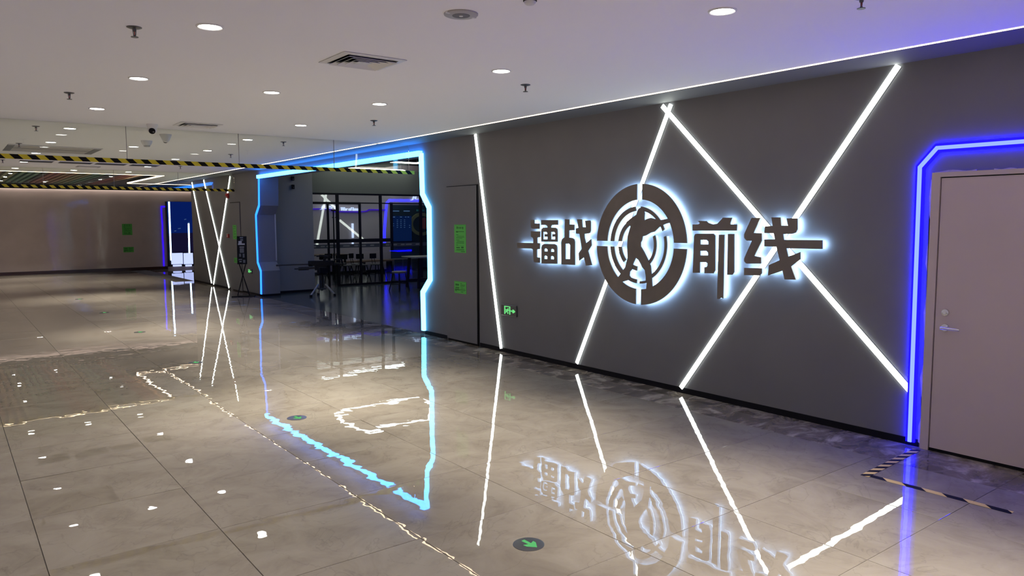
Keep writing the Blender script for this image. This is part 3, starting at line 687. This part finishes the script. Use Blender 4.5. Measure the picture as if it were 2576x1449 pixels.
# hazard tape on the floor
t = thing('floor_tape','yellow and black tape stuck in a corner shape on the floor by the pale door','tape',(4.80,2.41,0))
def tp(name, a, b, wd, mat, z=.0008):
    a = Vector((*a,0)); b = Vector((*b,0)); L = (b-a).length; m = MB()
    m.box(0,L,-wd/2,wd/2,0,.0006); me = m.build(name, M[mat], None); me.parent = t
    me.location = (a.x-4.80, a.y-2.41, z); me.rotation_euler = (0,0,math.atan2(b.y-a.y, b.x-a.x)); return me
tp('strip',(4.775,2.395),(5.635,2.445),.055,'ftape_a',.0016); tp('strip',(4.812,2.40),(4.838,1.555),.050,'ftape_b',.0008)

# poster stand
t = thing('poster_stand','black poster stand with crossed legs and a dark portrait poster','poster stand',(5.40,17.1,0))
bx = Vector((cy_*.97,-sy_*.97,0)).normalized(); nrm = Vector((-.42,-.90,0)).normalized(); sd = Vector((.90,-.42,0))
c = Vector((5.40,17.10,0))
b = MB(); b.bar(c-sd*.25-nrm*.0+Vector((0,0,.012)), c+sd*.25+Vector((0,0,.012)), .20, .022); b.build('base', M['black'], t)
for sg in (-1,1):
    MB().bar(c-sd*.13*sg+Vector((0,0,.02)), c+sd*.085*sg+Vector((0,0,.80)), .035, .02).build('leg', M['black'], t)
pc = c+nrm*.03; tilt = Vector((0,0,1))*.985-nrm*.10
def panel(m, u0, u1, v0, v1, d0, d1):
    n2 = sd.cross(tilt).normalized(); n2 = n2 if n2.dot(nrm) > 0 else -n2
    P = lambda u, v, d: pc+Vector((0,0,.74))+sd*u+tilt*v+n2*d
    m.add([P(u0,v0,d0),P(u1,v0,d0),P(u1,v1,d0),P(u0,v1,d0),P(u0,v0,d1),P(u1,v0,d1),P(u1,v1,d1),P(u0,v1,d1)],[(0,3,2,1),(4,5,6,7),(0,1,5,4),(1,2,6,5),(2,3,7,6),(3,0,4,7)]); return m
panel(MB(),-.105,.105,0,.64,0,.025).build('poster_board', M['black'], t)
m = MB()
for (u0,u1,v0,v1) in ((-.07,.0,.47,.53),(-.08,.065,.44,.475),(-.05,.05,.385,.40),(-.04,.03,.60,.615),(-.06,-.01,.05,.065)): panel(m,u0,u1,v0,v1,.025,.027)
m.build('headline', M['posterw'], t)
m = MB()
for (u0,u1,v0,v1) in ((-.045,.045,.26,.37),(-.06,-.02,.17,.24),(.015,.055,.15,.24),(-.03,.03,.53,.58),(.02,.07,.03,.10),(-.075,.0,.09,.12)): panel(m,u0,u1,v0,v1,.025,.0265)
m.build('picture', M['posterg'], t)

# ------------------------------------------------------------------ far wall: lit screen, neon
t = thing('lit_screen','tall blue lit screen on the far wall with white tubes and two bright panels','screen',(6.9,YF,.06))
MB().box(6.485,7.62,YF-.06,YF+.001,.09,2.435).build('body', M['black'], t)
p0 = at(418,508,1,YF-.064); 
MB().box(6.53,7.58,YF-.064,YF-.059,1.30,2.43).build('upper_picture', M['screen'], t)
MB().box(6.53,7.58,YF-.064,YF-.059,.60,1.30).build('lower_picture', M['screen2'], t)
m = MB()
for (u, v, a) in ((466,552,.035),(451,575,.045),(441,581,.03),(475,560,.03)):
    p = at(u,v,1,YF-.066); m.bar(p-Vector((a,0,.004)), p+Vector((a,0,.008)), .006, .02)
m.build('picture_highlight', M['boardtext'], t)
for (u0,v0,u1,v1) in ((425,507.5,430.5,655),(474.5,562,476.5,640)):
    a = at(u0,v0,1,YF-.09); b2 = at(u1,v1,1,YF-.09); MB().bar(a,b2,.05,.03).build('light_tube', M['stripe'], t)
for (u0,u1) in ((430.5,460.5),(462,486)):
    a = at(u0,637,1,YF-.11); b2 = at(u1,664,1,YF-.11); MB().box(a.x,b2.x,YF-.12,YF-.064,b2.z,a.z).build('lit_panel', M['panel'], t)
    MB().box(a.x+.05,b2.x-.05,YF-.12,YF-.064,b2.z-.085,b2.z-.02).build('caption_panel', M['panel'], t)
t = tag(MB().shape([ribbon([(6.478,2.249),(6.352,2.249),(6.350,2.0),(6.362,1.6),(6.348,1.2),(6.356,.8),(6.35,.105)],.036)],YF-.025,YF-.001,1).build('neon_outline', M['purple']), 'indigo neon line with one corner beside the blue screen on the far wall', 'light')

# ------------------------------------------------------------------ inside the dark room
# ceiling light loops
def loop(pts, z, label, wd=.06):
    t = thing('light_loop', label, 'light', (*pts[0],z), 'hanging light loops in the dark room')
    n = len(pts)
    for i in range(n):
        a, b2 = Vector((*pts[i],z)), Vector((*pts[(i+1)%n],z)); d = (b2-a).normalized()*.02
        MB().bar(a-d,b2+d,wd,.03).build('light_segment', M['loop'], t)
    h = MB()
    for p in pts: h.bar((*p,z+.01),(*p,3.6),.006,None,6)
    h.build('hanger', M['black'], t); return t
loop([(7.88,17.85),(10.45,17.9),(10.25,17.0),(9.47,15.8),(7.84,15.83),(7.73,17.0)],3.27,'six sided white light loop hanging inside the portal in front of the partition')
loop([(9.45,22.3),(12.4,22.4),(12.1,21.3),(11.5,20.6),(9.6,20.6),(9.3,21.4)],3.27,'six sided white light loop hanging behind the glass partition')
# glass partition
PY = 18.25
t = thing('glass_partition','black framed glass partition across the dark games room','partition',(9,PY,0))
def upright(x, wd, z0, z1, nm='mullion'): MB().box(x-wd/2,x+wd/2,PY-.03,PY+.03,z0,z1).build(nm, M['black'], t)
for x, wd, z0, z1 in ((7.22,.05,0,2.43),(7.985,.04,0,2.16),(8.25,.07,0,2.43),(8.885,.05,0,2.16),(9.50,.065,0,2.43),(9.83,.06,.9,2.2),(10.75,.07,0,2.43),(12.6,.07,0,2.43),(14.6,.07,0,2.43)): upright(x,wd,z0,z1)
for x0,x1,z0,z1 in ((7.19,RX,2.385,2.43),(7.19,8.90,2.140,2.20),(8.90,RX,2.165,2.195),(7.19,9.83,1.140,1.232),(8.22,RX,0,.05)): MB().box(x0,x1,PY-.028,PY+.028,z0,z1).build('rail', M['black'], t)
xs = [7.2,8.25,9.5,10.75,12.6,14.6,RX-.02]
for a, b2 in zip(xs[:-1], xs[1:]): MB().box(a+.002,b2-.002,PY-.005,PY+.005,.03,2.40).build('pane', M['part'], t)
for a, b2 in zip(xs[:-1], xs[1:]): MB().box(a+.036,b2-.036,PY-.0075,PY-.0055,1.002,1.10).build('film_band', M['film'], t)
fm = MB(); x = 7.30
while x < 11.3:
    for (w0, dx) in ((.115,.0),(.19,.155)):
        if all(abs(x+dx+w0/2-mx) > .10 for mx in (8.25,9.5,10.75)): fm.shape([[(x+dx,1.035),(x+dx+w0*.9,1.035),(x+dx+w0,1.052),(x+dx+w0*.92,1.07),(x+dx+.01,1.07),(x+dx-.012,1.05)]],PY-.0095,PY-.0075,1)
    x += .468
fm.build('film_mark', M['filmmark'], t)
for x in (8.105,8.185):
    h = MB().bar((x,PY-.075,.62),(x,PY-.075,1.98),.034,None,10).bar((x,PY-.075,1.80),(x,PY,1.80),.02,None,8).bar((x,PY-.075,.85),(x,PY,.85),.02,None,8).build('pull_handle', M['black'], t)
MB().box(8.06,8.23,PY-.09,PY-.03,1.96,2.0).build('door_closer', M['black'], t)
# tubes and neon on the near wall of the room, mirrored in the partition glass
NYR = 9.2; MIR = 2*(PY-.005)-(NYR+.03)
def mir(u, v): p = at(u,v,1,MIR); return (p.x, p.z)
tl = ['white light bar on the room near wall, the steep one of a crossing pair','upper piece of the shallow white light bar on the room near wall','lower piece of the shallow white light bar on the room near wall']
for k, (a, b2) in enumerate((((820.5,489.5),(798,615.5)),((809.5,489.5),(850,529)),((855,554),(921,608)))):
    tag(MB().shape([ribbon([mir(*a),mir(*b2)],.085)],NYR+.005,NYR+.03,1).build('light_bar', M['tube']), tl[k], 'light', 'light bars inside the dark room')
t = thing('neon_surround','indigo neon outline on the near wall of the dark room, seen mirrored','light',(13,NYR,0))
strip(t,[mir(968,611),mir(967.5,588),mir(969.7,554),mir(973.5,511),mir(980,504),mir(1060,504.5)],.10,NYR+.005,NYR+.03,'blue',axis=1)
strip(t,[mir(982,632.5),mir(1036,630)],.05,NYR+.005,NYR+.03,'blue',axis=1)
# things on the back wall
BWY = 22.66
p = at(983,600,1,22.68)
struct(MB().box(p.x,RX,22.68,22.72,.07,2.25).build('trim_4', M['tealpanel']), 'dark teal wall cladding behind the score board', 'trim')
def bk(u, v): p = at(u,v,1,BWY); return (p.x, p.z)
tag(MB().shape([ribbon([bk(770+x/9.06,480+y/9.06) for x, y in ((130,415),(540,415),(620,472),(1220,480),(1380,466),(1440,430),(1800,436))],.035)],BWY-.02,BWY+.02,1).build('neon_line', M['purple_dim']), 'dim violet neon line stepping across the back wall of the dark room', 'light')
for (v0, v1, lb) in ((562,598.5,'upper thin white light line on the back wall of the dark room'),(604,615,'lower short white light line on the back wall of the dark room')):
    a, b2 = bk(886,v1), bk(889.5,v0); tt = thing('wall_light_line', lb, 'light', (a[0],BWY,a[1]), 'thin light lines on the back wall')
    for q in (0,1): MB().box(a[0]+q*(b2[0]-a[0])*.62,a[0]+q*(b2[0]-a[0])*.62+(b2[0]-a[0])*.26,BWY-.02,BWY+.03,a[1],b2[1]).build('light_tube', M['letter'], tt)
def wall_text(txt, u0, v0, u1, v1, label, shear=.2):
    cu = bpy.data.curves.new('t', 'FONT'); cu.body = txt; cu.shear = shear; cu.extrude = .5; cu.offset = 0.0
    ob = bpy.data.objects.new('t', cu); COL.objects.link(ob); dg = bpy.context.evaluated_depsgraph_get()
    me = bpy.data.meshes.new_from_object(ob.evaluated_get(dg)); bpy.data.objects.remove(ob)
    xs = [v.co.x for v in me.vertices]; ys = [v.co.y for v in me.vertices]; x0, x1, y0, y1 = min(xs), max(xs), min(ys), max(ys)
    a, b2 = bk(u0,v1), bk(u1,v0)
    for v in me.vertices:
        fx = (v.co.x-x0)/(x1-x0); fy = (v.co.y-y0)/(y1-y0)
        v.co = Vector((a[0]+(b2[0]-a[0])*fx, BWY-.03-(.02 if v.co.z > 0 else -.05), a[1]+(b2[1]-a[1])*fy))
    me.materials.clear(); me.materials.append(M['letter']); o = bpy.data.objects.new('wall_lettering', me); COL.objects.link(o)
    tag(o, label, 'lettering', 'lit white lettering in the dark room'); return o
wall_text('JUST',804.5,518,850,527.5,'lit white slanted capitals at the left on the back wall of the dark room')
wall_text('War of laser',857.5,521.5,904,530,'long lit white slanted phrase in the middle of the back wall of the dark room')
wall_text('JUST',1033,494,1083,504,'lit white capitals beside the near jamb of the cyan portal')
t = thing('leader_board','dark blue score board with rows of small text on the back wall','board',(12.7,BWY,1.1))
a, b2 = bk(988,543), bk(1035,606); MB().box(a[0],b2[0],BWY-.03,BWY+.03,b2[1],a[1]).build('panel', M['board'], t)
m = MB()
for (u,v,wd,hh) in [(986,531,17,2.4),(1014.5,531,15,2.4),(984.5,546,8,2),(1005,546,5,1.5),(1018,546,3,1.5),(1024,546,4,1.5)]+[(997+9*i,553.5+4.6*j,3,1.2) for i in range(3) for j in range(5)]+[(1028,567,2.5,1.2),(1028,572,2.5,1.2),(987,563,3,1),(987,568,3,1)]:
    a, b2 = bk(u,v-hh/2), bk(u+wd,v+hh/2); m.box(a[0],b2[0],BWY-.036,BWY-.02,b2[1],a[1])
m.build('text_rows', M['boardtext'], t)
t = thing('round_wall_emblem','faint round coloured emblem on the back wall beside the cyan portal','emblem',(14,BWY,1.6))
pc2 = at(1061,564,1,BWY)
em = [(.42,'posterg',.33),(.30,'boardtext',.0)]
MB().shape([[(pc2.x+.48*math.cos(a*math.pi/14), pc2.z+.40*math.sin(a*math.pi/14)) for a in range(28)],[(pc2.x+.36*math.cos(a*math.pi/14), pc2.z+.29*math.sin(a*math.pi/14)) for a in range(27,-1,-1)]],BWY-.02,BWY+.03,1).build('ring', SM['o'], t)
MB().shape([[(pc2.x+.12+.2*math.cos(a*math.pi/8), pc2.z+.03+.2*math.sin(a*math.pi/8)) for a in range(16)]],BWY-.03,BWY+.03,1).build('red_disc', SM['r'], t)
tag(MB().box(*[bk(1048.5,530)[0], bk(1067,530)[0]], BWY-.02, BWY+.03, bk(1050,531.5)[1], bk(1050,527)[1]).build('wall_plaque', plain('teal_plaque',(.05,.30,.33),.5)), 'small teal plaque above the round emblem', 'plaque')
# wall unit below the board
t = thing('dark_cabinet','tall dark cupboard standing at the back wall of the dark room','cabinet',(12.9,22.4,0))
a = at(990,652,1,22.3); b2 = at(1056,652,1,22.3)
MB().box(a.x,b2.x,22.28,22.66,0.0,a.z).build('carcass', M['room'], t)
n = 3
for i in range(n):
    x0 = a.x+(b2.x-a.x)*i/n; MB().box(x0+.015,x0+(b2.x-a.x)/n-.015,22.262,22.28,.05,a.z-.02).build('door', M['roomfloor'], t)
t = thing('wall_counter','narrow brown wooden counter along the back wall of the dark room','counter',(10.5,22.4,0))
a = at(840,658,1,22.3); b2 = at(984,658,1,22.3)
MB().box(a.x,b2.x,22.10,22.60,a.z-.05,a.z).build('top', M['wood'], t)
for x in (a.x+.05,(a.x+b2.x)/2,b2.x-.05): MB().box(x-.03,x+.03,22.2,22.5,0,a.z-.05).build('leg', M['black'], t)

# furniture
def make_chair():
    t = thing('low_back_chair','x','chair',(0,0,0),'low backed chairs behind the glass partition')
    MB().lathe((0,0,.46), [(.15,0),(.175,.008),(.18,.022),(.17,.032),(.05,.028)], 20).build('seat', M['seat'], t, True)
    for sx in (-1,1):
        for sy in (-1,1): MB().bar((sx*.11,sy*.11,.465),(sx*.205,sy*.205,0),.028,None,8).build('leg', M['black'], t)
    for sx in (-1,1): MB().bar((sx*.17,-.17,.20),(sx*.17,.17,.20),.018,None,6).build('stretcher', M['black'], t)
    for sy in (-1,1): MB().bar((-.16,sy*.16,.23),(.16,sy*.16,.23),.018,None,6).build('stretcher', M['black'], t)
    for sx in (-.05,.05): MB().bar((sx,.15,.47),(sx*.9,.21,.68),.014,None,6).build('back_rod', M['black'], t)
    MB().box(-.11,.11,.185,.205,.64,.78).build('backrest', M['black'], t, bevel=.008); return t
spots = [((872,711),.3,'low backed chair behind the glass partition beside the thick mullion'),((899,706),.9,'second chair behind the glass to the right of the thick mullion'),((911,709),.2,'third chair behind the glass to the right of the thick mullion'),((949,707),.5,'chair behind the glass just left of the second thick mullion'),
         ((803,713),-.6,'chair seen behind the mounted gun on its left'),((832,708),.2,'chair seen behind the mounted gun near the door handles'),((858,704),1.6,'chair partly hidden behind the thick mullion')]
ch = make_chair()
for i, ((u,v), rz, lb) in enumerate(spots):
    p = at(u,v,2,0); p.y = max(p.y, 18.75); o = ch if i == 0 else copy_tree(ch)
    o.location = (p.x,p.y,0); o.rotation_euler = (0,0,rz-.4); o['label'] = lb
t = thing('stool','backless stool with four splayed black legs beside the high table','stool',(0,0,0))
MB().lathe((0,0,.46), [(.14,-.03),(.165,-.026),(.18,.0),(.175,.016),(.05,.012)], 22).build('seat', M['seat'], t, True)
for sx in (-1,1):
    for sy in (-1,1): MB().bar((sx*.10,sy*.10,.44),(sx*.175,sy*.175,0),.03,None,8).build('leg', M['black'], t)
for sx in (-1,1): MB().bar((sx*.145,-.145,.17),(sx*.145,.145,.17),.018,None,6).build('stretcher', M['black'], t)
for sy in (-1,1): MB().bar((-.14,sy*.14,.20),(.14,sy*.14,.20),.018,None,6).build('stretcher', M['black'], t)
p = at(1005,731,2,0); t.location = (p.x,p.y,0); t.rotation_euler = (0,0,.25)
p = at(1050,722,2,0)
t = thing('high_table','dark table with a thin pale top beside the stool inside the portal','table',(p.x+.25,p.y-.1,0))
X, Y = p.x+.25, p.y-.1
MB().box(X-.55,X+.75,Y-.38,Y+.38,.765,.80).build('tabletop', M['room'], t, bevel=.006)
for sx, sy in ((-.42,-.3),(.62,-.3),(-.42,.3),(.62,.3)): MB().bar((X+sx*.9,Y+sy*.85,.765),(X+sx*1.05,Y+sy,0),.06,.06).build('leg', M['black'], t)
MB().bar((X-.42,Y-.3,.18),(X+.62,Y-.3,.18),.04,.05).build('foot_rail', M['black'], t); MB().bar((X-.42,Y+.3,.18),(X+.62,Y+.3,.18),.04,.05).build('foot_rail', M['black'], t)
p = at(840,705,2,0)
t = thing('high_table','dark table among the chairs behind the glass partition','table',(p.x,p.y+.6,0)); X, Y = p.x, p.y+.6
MB().box(X-.6,X+.6,Y-.35,Y+.35,.70,.735).build('tabletop', M['wood'], t, bevel=.006)
for sx in (-.5,.5):
    for sy in (-.28,.28): MB().bar((X+sx,Y+sy,.70),(X+sx*1.05,Y+sy*1.05,0),.05,.05).build('leg', M['black'], t)

# mounted machine gun replica on a tripod
gp = Vector((6.86,16.12,0)); dr = Vector((-cy_,sy_,0)).normalized(); dr = (dr*.93+Vector((0,.12,0))).normalized(); sdv = Vector((-dr.y,dr.x,0))
t = thing('mounted_gun','dark mounted machine gun replica on a tripod standing inside the portal','gun replica',gp)
def G(a, z, s=0): return gp+dr*a+sdv*s+Vector((0,0,z))
MB().bar(G(.30,.725),G(1.02,.700),.034,None,12).bar(G(1.00,.700),G(1.06,.698),.046,None,12).build('barrel', M['gunbody'], t, True)
m = MB(); m.bar(G(.29,.745),G(-.30,.755),.11,.115); m.bar(G(.29,.735),G(.20,.735),.13,.13,14); m.bar(G(.14,.66),G(-.16,.655),.10,.14); m.bar(G(.08,.58),G(-.06,.575),.09,.10)
m.build('receiver', M['black'], t, bevel=.01)
m = MB()
for i in range(6):
    an = i*math.pi/3; m.bar(G(.30,.630+.030*math.sin(an),.030*math.cos(an)),G(.53,.620+.030*math.sin(an),.030*math.cos(an)),.028,None,8)
m.bar(G(.52,.622),G(.63,.618),.034,None,10).bar(G(.31,.632),G(.12,.645),.05,None,10); m.build('under_barrel', M['gunbody'], t, True)
m = MB().bar(G(-.07,.80),G(-.10,.88),.06,.05).bar(G(.10,.905),G(-.22,.925),.05,.03).bar(G(-.08,.90),G(-.20,.90),.08,.05); m.build('sight', M['black'], t, bevel=.006)
m = MB().bar(G(-.26,.74),G(-.52,.72),.05,.05).bar(G(-.30,.83),G(-.48,.84),.04,.03).bar(G(-.48,.84),G(-.50,.72),.03,.03).bar(G(-.50,.73,.09),G(-.50,.73,-.09),.03,None,8)
m.build('spade_grip', M['black'], t)
MB().box(gp.x-.10,gp.x+.10,gp.y-.16,gp.y-.08,.53,.66).build('ammunition_box', M['black'], t, bevel=.006)
MB().lathe(gp, [(.12,.485),(.14,.50),(.14,.52),(.06,.54)], 18).build('turntable', M['black'], t, True)
m = MB()
for k in range(4): a = k*math.pi/2+.5; m.bar(gp+Vector((.055*math.cos(a),.055*math.sin(a),.16)),gp+Vector((.055*math.cos(a),.055*math.sin(a),.50)),.032,None,8)
m.lathe(gp, [(.03,.12),(.03,.52)], 12).lathe(gp, [(.10,.15),(.105,.165),(.10,.18)], 16); m.build('column', M['gunbody'], t, True)
for (u,v) in ((782,747),(842,744),(801,741)):
    f = at(u,v,2,0); tp_ = gp+Vector((0,0,.27))+(f-gp)*.28
    lg = MB().bar(tp_,f+Vector((0,0,.03)),.045,None,10).build('leg', M['gunleg'], t, True)
    MB().lathe(f, [(.030,0),(.034,.012),(.030,.045),(.018,.05)], 14).build('rubber_foot', M['black'], lg, True)
# small dark fittings on the pier wall
for (u,v,lb) in ((736.5,449,'small dark sensor box on the grey wall block, the upper one'),(737.3,470,'small dark sensor box on the grey wall block, the lower one')):
    p = at(u,v,1,17.27); t = thing('wall_sensor', lb, 'sensor', p, 'sensor boxes on the grey wall block')
    MB().box(p.x-.03,p.x+.03,17.245,17.3,p.z-.05,p.z+.05).build('housing', M['black'], t, bevel=.005)
    MB().lathe((p.x,17.245,p.z-.02), [(.015,0),(.012,.01)], 12, (0,-1,0)).build('lens', M['dsteel'], t, True)
